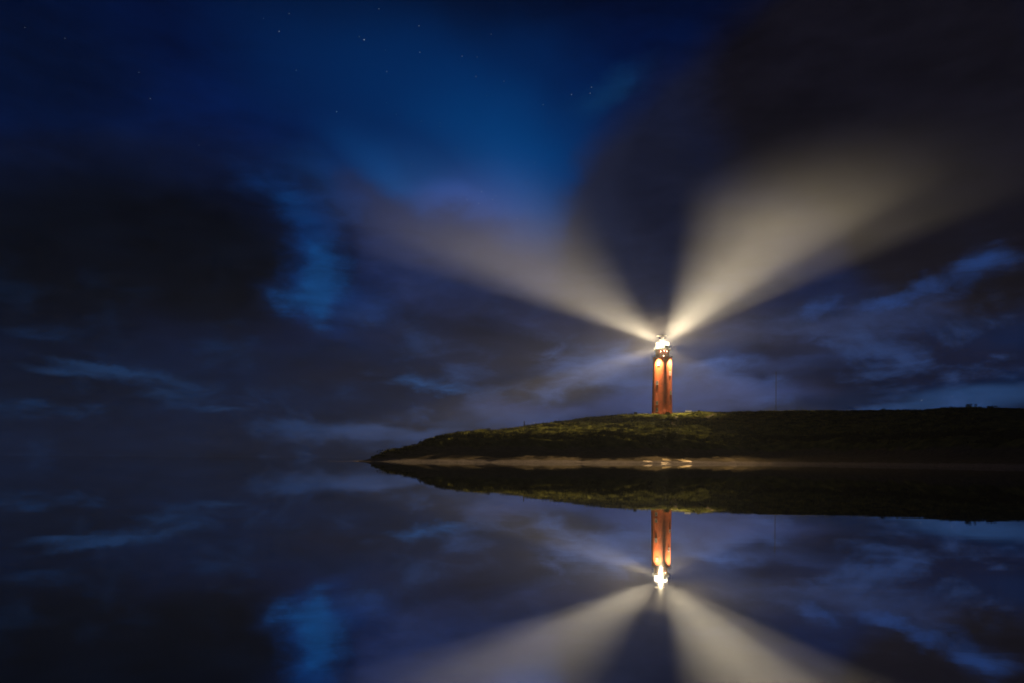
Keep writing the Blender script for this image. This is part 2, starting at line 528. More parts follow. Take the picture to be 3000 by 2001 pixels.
# seabed-reaching water sheet
bm = bmesh.new()
bmesh.ops.create_circle(bm, cap_ends=True, segments=96, radius=1800)
mw = bpy.data.materials.new("calm_water")
mw.use_nodes = True
N, L = mw.node_tree.nodes, mw.node_tree.links
N.clear()
gl = N.new('ShaderNodeBsdfGlossy'); gl.inputs[0].default_value = (0.86, 0.88, 0.90, 1); gl.inputs[1].default_value = 0.011
geo = N.new('ShaderNodeNewGeometry')
mp = N.new('ShaderNodeMapping'); mp.inputs['Scale'].default_value = (0.12, 0.9, 1)
wn = N.new('ShaderNodeTexNoise'); wn.inputs['Scale'].default_value = 1.6; wn.inputs['Detail'].default_value = 4
bpn = N.new('ShaderNodeBump'); bpn.inputs['Strength'].default_value = 1.0; bpn.inputs['Distance'].default_value = 0.0007
L.new(geo.outputs['Position'], mp.inputs[0]); L.new(mp.outputs[0], wn.inputs['Vector'])
L.new(wn.outputs[0], bpn.inputs['Height']); L.new(bpn.outputs[0], gl.inputs['Normal'])
ow = N.new('ShaderNodeOutputMaterial'); L.new(gl.outputs[0], ow.inputs[0])
water = tag(obj("water", bm, mw), kind='structure')

# ------------------------------------------------------------------ lighthouse
BASE = at(1939.4, 1212.5, 313.0)
LX, LY, LZ = BASE
M_BRICK = None


def brick_material():
    m = bpy.data.materials.new("red_painted_brick")
    m.use_nodes = True
    N, L = m.node_tree.nodes, m.node_tree.links
    p = N['Principled BSDF']; p.inputs['Roughness'].default_value = 0.8; p.inputs['Specular IOR Level'].default_value = 0.15
    t = N.new('ShaderNodeTexCoord')
    s = N.new('ShaderNodeSeparateXYZ'); L.new(t.outputs['Object'], s.inputs[0])
    an = N.new('ShaderNodeMath'); an.operation = 'ARCTAN2'; L.new(s.outputs[1], an.inputs[0]); L.new(s.outputs[0], an.inputs[1])
    mu = N.new('ShaderNodeMath'); mu.operation = 'MULTIPLY'; L.new(an.outputs[0], mu.inputs[0]); mu.inputs[1].default_value = 4.4
    c_ = N.new('ShaderNodeCombineXYZ'); L.new(mu.outputs[0], c_.inputs[0]); L.new(s.outputs[2], c_.inputs[1])
    br = N.new('ShaderNodeTexBrick')
    br.inputs['Scale'].default_value = 1.0
    br.inputs['Brick Width'].default_value = 0.44
    br.inputs['Row Height'].default_value = 0.16
    br.inputs['Mortar Size'].default_value = 0.012
    br.inputs['Color1'].default_value = (0.52, 0.115, 0.030, 1)
    br.inputs['Color2'].default_value = (0.38, 0.08, 0.028, 1)
    br.inputs['Mortar'].default_value = (0.20, 0.06, 0.035, 1)
    L.new(c_.outputs[0], br.inputs['Vector'])
    nz = N.new('ShaderNodeTexNoise'); nz.inputs['Scale'].default_value = 0.8; nz.inputs['Detail'].default_value = 8
    L.new(t.outputs['Object'], nz.inputs['Vector'])
    mr = N.new('ShaderNodeMapRange'); L.new(nz.outputs[0], mr.inputs[0])
    mr.inputs[1].default_value, mr.inputs[2].default_value, mr.inputs[3].default_value, mr.inputs[4].default_value = 0.3, 0.7, 0.72, 1.15
    mx = N.new('ShaderNodeMixRGB'); mx.blend_type = 'MULTIPLY'; mx.inputs[0].default_value = 1
    L.new(br.outputs[0], mx.inputs[1]); L.new(mr.outputs[0], mx.inputs[2])
    L.new(mx.outputs[0], p.inputs['Base Color'])
    bp = N.new('ShaderNodeBump'); bp.inputs['Strength'].default_value = 0.4; bp.inputs['Distance'].default_value = 0.03
    L.new(br.outputs[1], bp.inputs['Height']); bp.invert = True
    L.new(bp.outputs[0], p.inputs['Normal'])
    return m


M_BRICK = brick_material()
M_RED = mat("red_iron_paint", (0.30, 0.06, 0.03), (0.38, 0.085, 0.04), 2.0, 0.5)
M_WHITE = mat("white_paint", (0.62, 0.60, 0.55), (0.76, 0.74, 0.70), 2.0, 0.5)
M_STEEL = mat("galvanised_steel", (0.30, 0.30, 0.30), (0.42, 0.42, 0.42), 4.0, 0.45, metal=0.3)
M_DARK = mat("dark_metal", (0.010, 0.010, 0.011), (0.018, 0.018, 0.018), 4.0, 0.9)
M_CONC = mat("pale_concrete", (0.42, 0.39, 0.34), (0.56, 0.53, 0.47), 1.5, 0.85)
M_PANE = glass_mat("lantern_glass", (0.97, 0.98, 0.97), 0.94)
M_DARKPANE = mat("dark_window_glass", (0.012, 0.014, 0.018), (0.02, 0.022, 0.028), 2.0, 0.15)
M_LENS = glass_mat("lit_lens_glass", (0.98, 0.98, 0.96), 0.55, ((1.0, 0.90, 0.70), 9.0))
M_GLOW_BRACKET = emit_mat("glowing_bracket", (1.0, 0.82, 0.50), 14.0, False)  # emission stands in for light caught by the small supports
M_WOOD = mat("weathered_wood", (0.05, 0.04, 0.03), (0.09, 0.075, 0.06), 6.0, 0.9)

ZT = 47.3 - LZ          # top of the brick shaft above its foot
house = tag(empty("lighthouse", BASE), 'tall round red brick lighthouse shining two beams from its lit lantern, on the dune top', 'lighthouse')

prof = []
for k in range(13):
    t = k / 12
    prof.append((4.64 + (4.19 - 4.64) * t, -1.2 + (ZT + 1.2) * t))
bm = bmesh.new(); add_lathe(bm, prof, 72); obj('tower', bm, M_BRICK, house, smooth=False)
for f in (): pass


def rad(z):
    return 4.64 + (4.19 - 4.64) * ((z + 1.2) / (ZT + 1.2))


def window(azdeg, z, w=0.95, h=1.45):
    """azimuth from the camera-facing side, positive to the right"""
    a = R(azdeg)
    n = Vector((math.sin(a), -math.cos(a), 0))
    r = rad(z)
    rot = Matrix.Rotation(a, 3, 'Z')
    c0 = n * (r - 0.05)
    b = bmesh.new()
    for sx in (-1, 1):
        add_box(b, c0 + rot @ Vector((sx * (w / 2), 0, 0)) + Vector((0, 0, z)), (0.14, 0.2, h + 0.14), rot)
    for sz in (-1, 1):
        add_box(b, c0 + Vector((0, 0, z + sz * h / 2)), (w - 0.142, 0.196, 0.14), rot)
    add_box(b, c0 + Vector((0, 0, z)), (0.09, 0.18, h - 0.142), rot)
    f = obj('window', b, M_WHITE, house)
    b = bmesh.new(); add_box(b, c0 + n * 0.04 + Vector((0, 0, z)), (w - 0.1, 0.05, h - 0.1), rot)
    obj('pane', b, M_DARKPANE, f)
    b = bmesh.new(); add_box(b, n * (r + 0.03) + Vector((0, 0, z - h / 2 - 0.145)), (w + 0.3, 0.28, 0.14), rot)
    obj('sill', b, M_CONC, f)


def zpix(py):                       # height above the foot for a measured row at the tower
    return at(1939.4, py, 313 - 4.3).z - LZ


window(-43, zpix(1120.5)); window(-42, zpix(1179.5)); window(-41, zpix(1200))
window(41, zpix(1093)); window(46, zpix(1149.5)); window(-36, zpix(1065), 0.9, 1.2)

# lower gallery, drum, upper gallery
bm = bmesh.new()
add_lathe(bm, [(4.0, ZT - 0.02), (4.32, ZT + 0.02), (4.44, ZT + 0.3), (4.44, ZT + 0.5), (2.9, ZT + 0.52), (2.9, ZT + 0.1)], 72, close=True)
obj('cornice', bm, M_RED, house)
ZU = 51.2 - LZ
bm = bmesh.new()
add_lathe(bm, [(3.1, ZT + 0.3), (3.05, ZU - 0.15)], 64); obj('drum', bm, M_RED, house, smooth=False)
bm = bmesh.new()
add_lathe(bm, [(2.6, ZU - 0.145), (3.4, ZU - 0.14), (3.85, ZU + 0.02), (3.85, ZU + 0.14), (2.6, ZU + 0.14)], 64, close=True)
obj('gallery', bm, M_WHITE, house)


def railing(r, z, h, n, name='railing'):
    b = bmesh.new()
    for k in range(n):
        a = 2 * math.pi * k / n
        add_bar(b, (r * math.cos(a), r * math.sin(a), z), (r * math.cos(a), r * math.sin(a), z + h), 0.035, 5)
    for zz in (0.35, 0.7, 1.0):
        m_ = n * 2
        for k in range(m_):
            a, a2 = 2 * math.pi * k / m_, 2 * math.pi * (k + 1) / m_
            add_bar(b, (r * math.cos(a), r * math.sin(a), z + h * zz), (r * math.cos(a2), r * math.sin(a2), z + h * zz), 0.028, 4)
    obj(name, b, M_STEEL, house)


railing(3.78, ZU + 0.14, 1.05, 20)
railing(4.34, ZT + 0.51, 1.05, 22)

# lantern: lens, glazing, bars, glazed roof
ZL0, ZL1 = ZU + 0.15, 54.75 - LZ
ZLM = (ZL0 + ZL1) / 2 + 0.25
bm = bmesh.new(); add_lathe(bm, [(3.0, ZL0), (3.0, ZL0 + 0.55), (2.9, ZL0 + 0.55), (2.9, ZL0)], 64, close=True)
obj('lantern_sill', bm, M_WHITE, house)
bm = bmesh.new()
lz = ZL1 - ZL0 - 0.7
prof = []
for k in range(15):
    t = k / 14
    prof.append((2.55 + 0.2 * math.sin(math.pi * t) ** 0.5 + (0.06 if k % 2 else 0), ZL0 + 0.5 + lz * t))
rings_bm = bm
seg = 48
rg = [[bm.verts.new((r * math.cos(2 * math.pi * k / seg), r * math.sin(2 * math.pi * k / seg), z)) for k in range(seg)] for r, z in prof]
for A, B in zip(rg[:-1], rg[1:]):
    for k in range(seg):
        bm.faces.new((A[k], A[(k + 1) % seg], B[(k + 1) % seg], B[k]))
obj('lens', bm, M_LENS, house, smooth=True)
bm = bmesh.new()
seg = 16
rg = [[bm.verts.new((2.95 * math.cos(2 * math.pi * (k + .5) / seg), 2.95 * math.sin(2 * math.pi * (k + .5) / seg), z)) for k in range(seg)] for z in (ZL0 + 0.56, ZL1)]
for k in range(seg):
    bm.faces.new((rg[0][k], rg[0][(k + 1) % seg], rg[1][(k + 1) % seg], rg[1][k]))
obj('glazing', bm, M_PANE, house)
bm = bmesh.new()
for k in range(seg):
    a, a2 = 2 * math.pi * (k + .5) / seg, 2 * math.pi * (k + 1.5) / seg
    p0 = Vector((2.99 * math.cos(a), 2.99 * math.sin(a), ZL0 + 0.5)); p1 = p0.copy(); p1.z = ZL1
    add_bar(bm, p0, p1, 0.04, 5)
    for zz in (0.5, 1.0):
        z = ZL0 + 0.56 + (ZL1 - ZL0 - 0.56) * zz
        add_bar(bm, (2.99 * math.cos(a), 2.99 * math.sin(a), z), (2.99 * math.cos(a2), 2.99 * math.sin(a2), z), 0.035, 4)
    if k % 2 == 0:
        add_bar(bm, p1, (0.75 * math.cos(a), 0.75 * math.sin(a), ZL1 + 0.55), 0.03, 5)
obj('glazing_bars', bm, M_WHITE, house)
bm = bmesh.new()
rg = [[bm.verts.new((r * math.cos(2 * math.pi * (k + .5) / seg), r * math.sin(2 * math.pi * (k + .5) / seg), z)) for k in range(seg)] for r, z in ((3.0, ZL1 + 0.03), (0.75, ZL1 + 0.58))]
for k in range(seg):
    bm.faces.new((rg[0][k], rg[0][(k + 1) % seg], rg[1][(k + 1) % seg], rg[1][k]))
obj('lantern_roof', bm, glass_mat('roof_glass', (0.97, 0.97, 0.96), 0.997), house)
ZR = ZL1 + 0.55
bm = bmesh.new()
add_lathe(bm, [(0.78, ZR), (0.82, ZR + 0.35), (0.60, ZR + 0.42), (0.58, ZR + 1.55), (0.8, ZR + 1.60), (0.8, ZR + 1.85), (0.25, ZR + 1.9), (0.22, ZR + 2.3)], 24)
obj('roof_pedestal', bm, M_WHITE, house)
bm = bmesh.new()
for k in range(24):
    a, a2 = 2 * math.pi * k / 24, 2 * math.pi * (k + 1) / 24
    add_bar(bm, (1.5 * math.cos(a), 1.5 * math.sin(a), ZR + 0.62), (1.5 * math.cos(a2), 1.5 * math.sin(a2), ZR + 0.62), 0.04, 4)
for k in range(6):
    a = 2 * math.pi * k / 6
    add_bar(bm, (0.6 * math.cos(a), 0.6 * math.sin(a), ZR + 0.55), (1.5 * math.cos(a), 1.5 * math.sin(a), ZR + 0.62), 0.03, 4)
obj('walkway_rail', bm, M_STEEL, house)
# radar bar on the pedestal
bm = bmesh.new()
M = Matrix.Translation((-0.45, 0, ZR + 2.5)) @ Matrix.Rotation(R(-3), 4, 'Y') @ Matrix.Diagonal((2.35, 0.26, 0.22, 1))
bmesh.ops.create_uvsphere(bm, u_segments=24, v_segments=10, radius=1.0, matrix=M)
obj('radar_scanner', bm, M_WHITE, house, smooth=True)
bm = bmesh.new()
add_bar(bm, (3.8, -0.6, ZU + 1.15), (4.9, -0.9, ZU + 2.0), 0.03, 5); add_bar(bm, (4.4, -0.75, ZU + 1.45), (4.75, -0.85, ZU + 1.2), 0.03, 5)
obj('whip_aerial', bm, M_STEEL, house)

# two floodlights hung out from the cornice, lighting the brick
for azd in (-35, 46):
    a = R(azd)
    n = Vector((math.sin(a), -math.cos(a), 0))
    rr = 5.1
    p = n * rr + Vector((0, 0, ZT + 0.35))
    rot = Matrix.Rotation(a, 3, 'Z') @ Matrix.Rotation(R(-12), 3, 'X')
    b = bmesh.new()
    add_box(b, p, (0.5, 0.4, 0.28), rot)
    add_box(b, p + Vector((0, 0, 0.17)), (0.4, 0.3, 0.08), rot)
    f = obj('floodlight', b, M_DARK, house)
    b = bmesh.new(); add_bar(b, n * 4.3 + Vector((0, 0, ZT + 0.36)), n * (rr - 0.1) + Vector((0, 0, ZT + 0.42)), 0.05, 6)
    obj('bracket', b, M_DARK, f)
    lamp('SPOT', 'flood_lamp', BASE + p + Vector((0, 0, -0.22)), 66000, (1.0, 0.82, 0.50), house,
         BASE + n * 4.2 + Vector((0, 0, 4)), R(100), 0.7, 0.14)
    lamp('SPOT', 'flood_lamp', BASE + p + Vector((0, 0, -0.24)), 3300, (1.0, 0.66, 0.30), house,
         BASE + n * 3.0 + Vector((0, 0, 5)), R(50), 0.9, 0.14, (1, 1, 1), ('Linear', 0.3))
# small supports on drum and cornice, made to glow as if catching light
for azd, z in ((-27, ZU - 1.0), (2, ZU - 0.75), (25, ZU - 0.95), (-6, ZT + 0.62)):
    a = R(azd)
    n = Vector((math.sin(a), -math.cos(a), 0))
    rr = 3.1 if z > ZT + 1 else 4.46
    b = bmesh.new()
    bmesh.ops.create_uvsphere(b, u_segments=10, v_segments=8, radius=0.17, matrix=Matrix.Translation(n * (rr + 0.12) + Vector((0, 0, z))) @ Matrix.Diagonal((0.8, 0.8, 1.25, 1)))
    f = obj('glow_bracket', b, M_GLOW_BRACKET, house, smooth=True)
    lamp('POINT', 'drum_glow_light', BASE + n * (rr + 0.6) + Vector((0, 0, z)), 22, (1.0, 0.70, 0.34), house, radius=0.12)  # added point light that gives the drum its warm glow

# added opaque plate in the glazing, put in to darken the dune's right end
bm = bmesh.new()
zt_ = ZLM - 0.14
pr = [(r, -R(-12 + 101 * k / 18)) for k in range(19) for r in (2.86, 2.90)]
vsb = [[bm.verts.new((r * math.cos(a), r * math.sin(a), z)) for r, a in pr] for z in (ZL0 + 0.5, zt_)]
for k in range(18):
    i0 = 2 * k
    for i1, i2 in ((i0, i0 + 2), (i0 + 3, i0 + 1)):
        bm.faces.new((vsb[0][i1], vsb[0][i2], vsb[1][i2], vsb[1][i1]))
    bm.faces.new((vsb[1][i0], vsb[1][i0 + 2], vsb[1][i0 + 3], vsb[1][i0 + 1]))
    bm.faces.new((vsb[0][i0 + 1], vsb[0][i0 + 3], vsb[0][i0 + 2], vsb[0][i0]))
obj('added_light_block', bm, M_WHITE, house)

# the light itself
LAMP = BASE + Vector((0, 0, ZLM))
WARM = (1.0, 0.77, 0.48)
lamp('POINT', 'lantern_lamp', LAMP, 3.2e6, WARM, house, radius=0.25)

BEAM = (1.0, 0.81, 0.54)


def fan(azdeg, spread, energy, ratio=0.08, colour=WARM, blend=0.85, tilt=0.0):
    """level revolving beam; azdeg from +X, clockwise seen from above (90 = straight at the viewer's side)"""
    a = R(azdeg)
    d = Vector((math.cos(a), -math.sin(a), math.tan(R(tilt))))
    return lamp('SPOT', 'beam_lamp', LAMP, energy, colour, house, LAMP + d * 10, R(spread), blend, 0.5, (1.0, ratio, 1.0), ('Quadratic', 45.0))


fan(89.5, 24, 1250e6, tilt=4.45, colour=BEAM)
fan(83, 30, 310e6, tilt=4.45, colour=BEAM)
fan(121, 27, 470e6, tilt=4.2, colour=BEAM)
fan(127, 30, 230e6, tilt=4.6, colour=BEAM)
fan(258, 30, 75e6)
fan(290, 30, 75e6)

# added spots at the lantern, aimed to make the bright patches on the beach
def add_beach_spot(px, py, D, wide, tall, energy, blend=0.25, rad_=0.06, roll=0.0):
    dist = (at(px, py, D) - LAMP).length
    ang = 2 * math.atan(wide * D / FPX / 2 / dist)
    o_ = lamp('SPOT', 'added_beach_spot', LAMP, energy * 1.5, (1.0, 0.74, 0.36), house, at(px, py, D), ang, blend, rad_, (1.0, tall, 1.0))
    return o_


add_beach_spot(1725, 1344, 178, 300, 0.34, 0.5e6, 0.5)
add_beach_spot(2190, 1339, 196, 230, 0.30, 1.8e6, 0.7)
add_beach_spot(2110, 1337, 196, 70, 0.6, 2.6e6, 0.3)
add_beach_spot(1960, 1345, 184, 150, 0.30, 2.0e6, 0.5)
add_beach_spot(1953, 1344.5, 184, 30, 0.30, 36e6)
add_beach_spot(1951, 1351, 178, 28, 0.45, 30e6)
add_beach_spot(2003, 1343, 186, 44, 0.30, 36e6)
add_beach_spot(1897, 1349, 179, 24, 0.25, 18e6)

# added wide spot at the lantern, aimed to brighten the dune's left slope
lamp('SPOT', 'added_dune_spot', LAMP, 6.2e6, (1.0, 0.80, 0.46), house, at(1640, 1325, 205), R(77), 1.0, 0.8, (1.0, 0.42, 1.0))


# ------------------------------------------------------------------ vegetation
def leaf_mat(name, dark, light, scale):
    m = bpy.data.materials.new(name)
    m.use_nodes = True
    N, L = m.node_tree.nodes, m.node_tree.links
    p = N['Principled BSDF']; p.inputs['Roughness'].default_value = 0.85
    p.inputs['Specular IOR Level'].default_value = 0.0
    g = N.new('ShaderNodeNewGeometry')
    n1 = N.new('ShaderNodeTexNoise'); n1.inputs['Scale'].default_value = scale; n1.inputs['Detail'].default_value = 7
    L.new(g.outputs['Position'], n1.inputs['Vector'])
    ad = N.new('ShaderNodeMath'); ad.operation = 'MULTIPLY_ADD'
    L.new(g.outputs['Random Per Island'], ad.inputs[0]); ad.inputs[1].default_value = 0.30; L.new(n1.outputs[0], ad.inputs[2])
    r = N.new('ShaderNodeValToRGB'); L.new(ad.outputs[0], r.inputs[0])
    r.color_ramp.elements[0].position, r.color_ramp.elements[0].color = 0.54, (*dark, 1)
    r.color_ramp.elements[1].position, r.color_ramp.elements[1].color = 0.80, (*light, 1)
    L.new(r.outputs[0], p.inputs['Base Color'])
    return m


M_GRASS = leaf_mat("marram_grass", (0.016, 0.018, 0.004), (0.27, 0.240, 0.044), 0.17)
M_SCRUB = leaf_mat("dark_scrub", (0.012, 0.014, 0.006), (0.045, 0.046, 0.016), 0.4)


def blades(points, hts, n_blades, width, lean, m, name):
    P = np.repeat(np.asarray(points, dtype=np.float64), n_blades, axis=0)
    H = np.repeat(np.asarray(hts), n_blades) * rng.uniform(0.6, 1.15, len(P))
    k = len(P)
    P[:, :2] += rng.normal(0, 0.16, (k, 2))
    a = rng.uniform(0, 2 * math.pi, k)
    t = np.stack([np.cos(a), np.sin(a), np.zeros(k)], 1)
    w = (np.asarray(width) * rng.uniform(0.7, 1.3, k))[:, None]
    b = rng.uniform(0, 2 * math.pi, k)
    tip = P + np.stack([np.cos(b) * H * lean + 0.12 * H, np.sin(b) * H * lean, H], 1)
    base = P - np.array([0, 0, 0.12])
    Vv = np.stack([base - t * w, base + t * w, tip], 1).reshape(-1, 3)
    return raw_mesh(name, Vv, np.arange(len(Vv), dtype=np.int32), 3, m)


def sample_slope(n, u0, u1, s0, s1):
    pts = []
    while len(pts) < n:
        u, s_ = rng.uniform(u0, u1), rng.uniform(s0, s1)
        ds, dc, zc = terr_frame(u)
        L_ = dc - ds
        if L_ < 5 or rng.random() > L_ / 150: continue
        kx = min(1.0, L_ / 60.0)
        if s_ * L_ < 27 * kx: continue
        p = terr(u, s_)
        dens = mnoise.noise(Vector((p.x * 0.09, p.y * 0.09, 21.0))) + 0.5 * mnoise.noise(Vector((p.x * 0.3, p.y * 0.3, 4.0)))
        if rng.random() > 0.62 + 0.7 * dens: continue
        if near_path(p): continue
        pts.append(p)
    return pts


PATHS = [[(2097, 0.885), (2084, 0.84), (2076, 0.80), (2070, 0.755)],
         [(1968, 0.86), (1984, 0.80), (1976, 0.74), (1984, 0.69), (1972, 0.62), (1966, 0.575), (1978, 0.52), (1984, 0.48)]]
PATH_PTS = []
for pl in PATHS:
    row = []
    for (ua, sa), (ub, sb) in zip(pl[:-1], pl[1:]):
        for k_ in range(12):
            t_ = k_ / 12
            row.append((ua + (ub - ua) * t_, sa + (sb - sa) * t_))
    row.append(pl[-1])
    PATH_PTS.append([terr(*r_) for r_ in row])


def near_path(p, d=0.9):
    for row in PATH_PTS:
        if abs(p.x - row[0].x) > 30: continue
        for q_ in row[::3]:
            if (p.x - q_.x) ** 2 + (p.y - q_.y) ** 2 < d * d * 2: return True
    return False


M_SAND = mat("trodden_sand", (0.15, 0.11, 0.06), (0.22, 0.17, 0.10), 1.5, 0.95)
for pi_, row in enumerate(PATH_PTS):
    vv, ff = [], []
    for i_, p in enumerate(row):
        q_ = row[min(i_ + 1, len(row) - 1)] - row[max(i_ - 1, 0)]
        n_ = Vector((-q_.y, q_.x, 0)).normalized()
        w_ = (0.75 if pi_ == 0 else 0.5) * (1 + 0.35 * mnoise.noise(p * 0.6))
        for sd in (-1, 0, 1):
            vv.append(p + n_ * w_ * sd + Vector((0, 0, 0.10 if sd == 0 else 0.02)))
        if i_:
            b_ = (i_ - 1) * 3
            for e_ in (0, 1):
                ff += [b_ + e_, b_ + e_ + 1, b_ + e_ + 4, b_ + e_ + 3]
    tag(raw_mesh("path", np.array([list(v_) for v_ in vv]), ff, 4, M_SAND, smooth=True), kind='structure')

pts = sample_slope(26000, 1090, 2900, 0.12, 1.05)
ht = [0.38 + 0.5 * max(0, mnoise.noise(Vector((p.x * 0.12, p.y * 0.12, 2.0))) + 0.35) for p in pts]
tag(blades(pts, ht, 5, 0.055, 0.42, M_GRASS, "grass"), kind='stuff', label='rough olive marram grass covering the dune slope')


def clump(center, rx, ry, rz, n, size, seed):
    """leafy clump: many small leaves through a bumpy volume; returns verts"""
    g = np.random.default_rng(seed)
    out = []
    lobes = [(g.normal(0, 0.45, 3) * np.array([rx, ry, 0.0]) + np.array([0, 0, rz * g.uniform(0.25, 0.6)]), g.uniform(0.45, 0.8)) for _ in range(7)]
    for _ in range(n):
        c_, k_ = lobes[g.integers(len(lobes))]
        d = g.normal(0, 1, 3); d /= np.linalg.norm(d)
        p = c_ + d * np.array([rx, ry, rz]) * k_ * g.uniform(0.55, 1.0) ** 0.5 * 0.7
        p[2] = max(p[2], 0.02)
        a = g.normal(0, 1, 3); a /= np.linalg.norm(a)
        b = np.cross(a, g.normal(0, 1, 3)); b /= np.linalg.norm(b)
        s_ = size * g.uniform(0.6, 1.4)
        p = p + np.array(center)
        out += [p - a * s_, p + b * s_ * 0.5, p + a * s_, p - b * s_ * 0.5]
    return np.array(out)


# scrub along the broken edge above the beach: nobody could count it
vs = []
u = 1085.0
k_ = 0
while u < 3050:
    ds, dc, zc = terr_frame(u)
    kx = min(1.0, (dc - ds) / 60.0); kz = min(1.0, max(zc, 0.02) / 8.5)
    for row in range(2):
        s_ = (26 + row * 5 + rng.uniform(-2.5, 3.5)) * kx / (dc - ds)
        if rng.random() < 0.78:
            p = terr(u + rng.uniform(-6, 6), s_)
            h_ = rng.uniform(0.7, 1.7) * max(0.35, kz)
            vs.append(clump(p, rng.uniform(0.9, 2.2) * max(0.4, kz), rng.uniform(0.9, 1.6), h_, 150, 0.16, 1000 + k_))
            k_ += 1
    u += 8.0
for p in sample_slope(420, 1120, 2900, 0.16, 0.94):
    w_ = rng.uniform(0.8, 2.4)
    vs.append(clump(p, w_, w_ * rng.uniform(0.5, 0.9), rng.uniform(0.5, 1.1), 110, 0.17, 5000 + k_))
    k_ += 1
vs = np.concatenate(vs)
tag(raw_mesh("scrub", vs, np.arange(len(vs), dtype=np.int32), 4, M_SCRUB), kind='stuff', label='dark scrub overhanging the broken dune edge above the beach')


def shrub(u, s_, rx, h, n, label, seed):
    p = terr(u, s_)
    e = tag(empty("shrub", p), label, 'shrub', 'shrubs on the dune')
    v_ = clump((0, 0, 0.05), rx, rx * 0.8, h, n, 0.15, seed)
    raw_mesh("foliage", v_, np.arange(len(v_), dtype=np.int32), 4, M_SCRUB, e)
    b = bmesh.new()
    g = random.Random(seed)
    for _ in range(5):
        add_bar(b, (g.uniform(-.2, .2) * rx, g.uniform(-.2, .2) * rx, -0.2), (g.uniform(-.6, .6) * rx, g.uniform(-.5, .5) * rx, h * 0.7), 0.035, 5, 0.015)
    obj("stem", b, M_WOOD, e)


shrub(1955, 0.915, 2.0, 1.5, 700, 'wide dark shrub on the slope just below the foot of the lighthouse', 1)
shrub(2045, 0.985, 0.7, 0.8, 160, 'small dark shrub on the grassy hump right of the lighthouse', 2)
shrub(2838, 0.995, 1.9, 1.6, 500, 'tallest rounded shrub breaking the skyline at the dark right end of the dune', 3)
shrub(1617, 0.62, 1.9, 1.1, 450, 'low dark shrub in pale grass on the slope below the crest fence', 4)
shrub(2905, 0.98, 2.2, 1.0, 400, 'low spreading shrub on the skyline near the right edge, lower than its neighbour', 5)
shrub(1815, 0.40, 2.2, 1.2, 450, 'dark shrub low on the slope left of the lighthouse, above the scrub edge', 6)

# ------------------------------------------------------------------ posts, fence, small structures
def post_mesh(h, r):
    b = bmesh.new()
    add_bar(b, (0, 0, -0.4), (0, 0, h), r, 7, r * 0.9)
    add_bar(b, (0, 0, h), (0, 0, h + 0.06), r * 0.9, 7, r * 0.4)
    return b


p = terr(1535, 0.995)
tag(obj("marker_post", post_mesh(1.75, 0.2), M_WOOD, None, p), 'stout dark wooden post standing alone at the left end of the crest fence', 'post')
p = terr(1964.6, 0.56)
tag(obj("marker_post", post_mesh(1.5, 0.16), M_WOOD, None, p), 'dark wooden post beside the sandy path halfway down the slope below the lighthouse', 'post')
p = terr(2209, 0.76)
tag(obj("marker_post", post_mesh(1.35, 0.15), M_WOOD, None, p), 'thin dark post alone on the dim slope right of the lighthouse', 'post')

fpts = [terr(1546 + 11.3 * k_, 1.004) for k_ in range(9)]
fe = tag(empty("fence", fpts[0]), 'row of thin fence posts with wires along the crest left of the lighthouse', 'fence')
for p in fpts:
    obj("post", post_mesh(1.15, 0.07), M_WOOD, fe, p - fpts[0])
b = bmesh.new()
for pa, pb in zip(fpts[:-1], fpts[1:]):
    for z_ in (0.55, 1.0):
        add_bar(b, pa - fpts[0] + Vector((0, 0, z_)), pb - fpts[0] + Vector((0, 0, z_)), 0.015, 4)
obj("wire", b, M_STEEL, fe)

# small dark hut on the crest left of the tower
p = terr(1861, 1.004)
hut = tag(empty("hut", p), 'small dark flat-roofed hut on the crest left of the lighthouse', 'hut')
b = bmesh.new(); add_box(b, (0, 0, 0.25), (1.15, 1.4, 1.3)); obj("wall", b, M_DARK, hut)
b = bmesh.new(); add_box(b, (0, 0, 0.96), (1.35, 1.6, 0.1)); obj("roof", b, M_DARK, hut)
b = bmesh.new(); add_box(b, (0.1, -0.72, 0.25), (0.5, 0.05, 0.95)); obj("door", b, M_WOOD, hut)
# pale low walls
p = at(1894, 1213.5, 311)
w_ = tag(empty("low_wall", p), 'short pale wall catching the light at the left foot of the lighthouse', 'wall')
b = bmesh.new(); add_box(b, (0, 0, -0.1), (1.5, 0.35, 0.75)); obj("wall", b, M_CONC, w_)
b = bmesh.new(); add_box(b, (0, 0, 0.31), (1.62, 0.45, 0.07)); obj("coping", b, M_CONC, w_)
p = at(1898.6, 1213, 310.2)
tag(obj("bollard", post_mesh(0.8, 0.09), M_DARK, None, p), 'short dark bollard against the pale wall at the left foot of the lighthouse', 'bollard')
p = at(2017, 1204.5, 319)
w_ = tag(empty("low_wall", p), 'long low pinkish wall on the grassy hump just right of the lighthouse', 'wall')
b = bmesh.new(); add_box(b, (0, 0, -0.2), (2.9, 0.35, 0.8)); obj("wall", b, M_CONC, w_)
b = bmesh.new(); add_box(b, (0, 0, 0.24), (3.0, 0.45, 0.07)); obj("coping", b, M_CONC, w_)
# paved apron round the tower
b = bmesh.new()
add_lathe(b, [(4.75, -0.35), (6.6, -0.45), (6.6, -1.6), (4.75, -1.6)], 48, close=True)
tag(obj("paving", b, M_CONC, None, BASE), kind='structure')

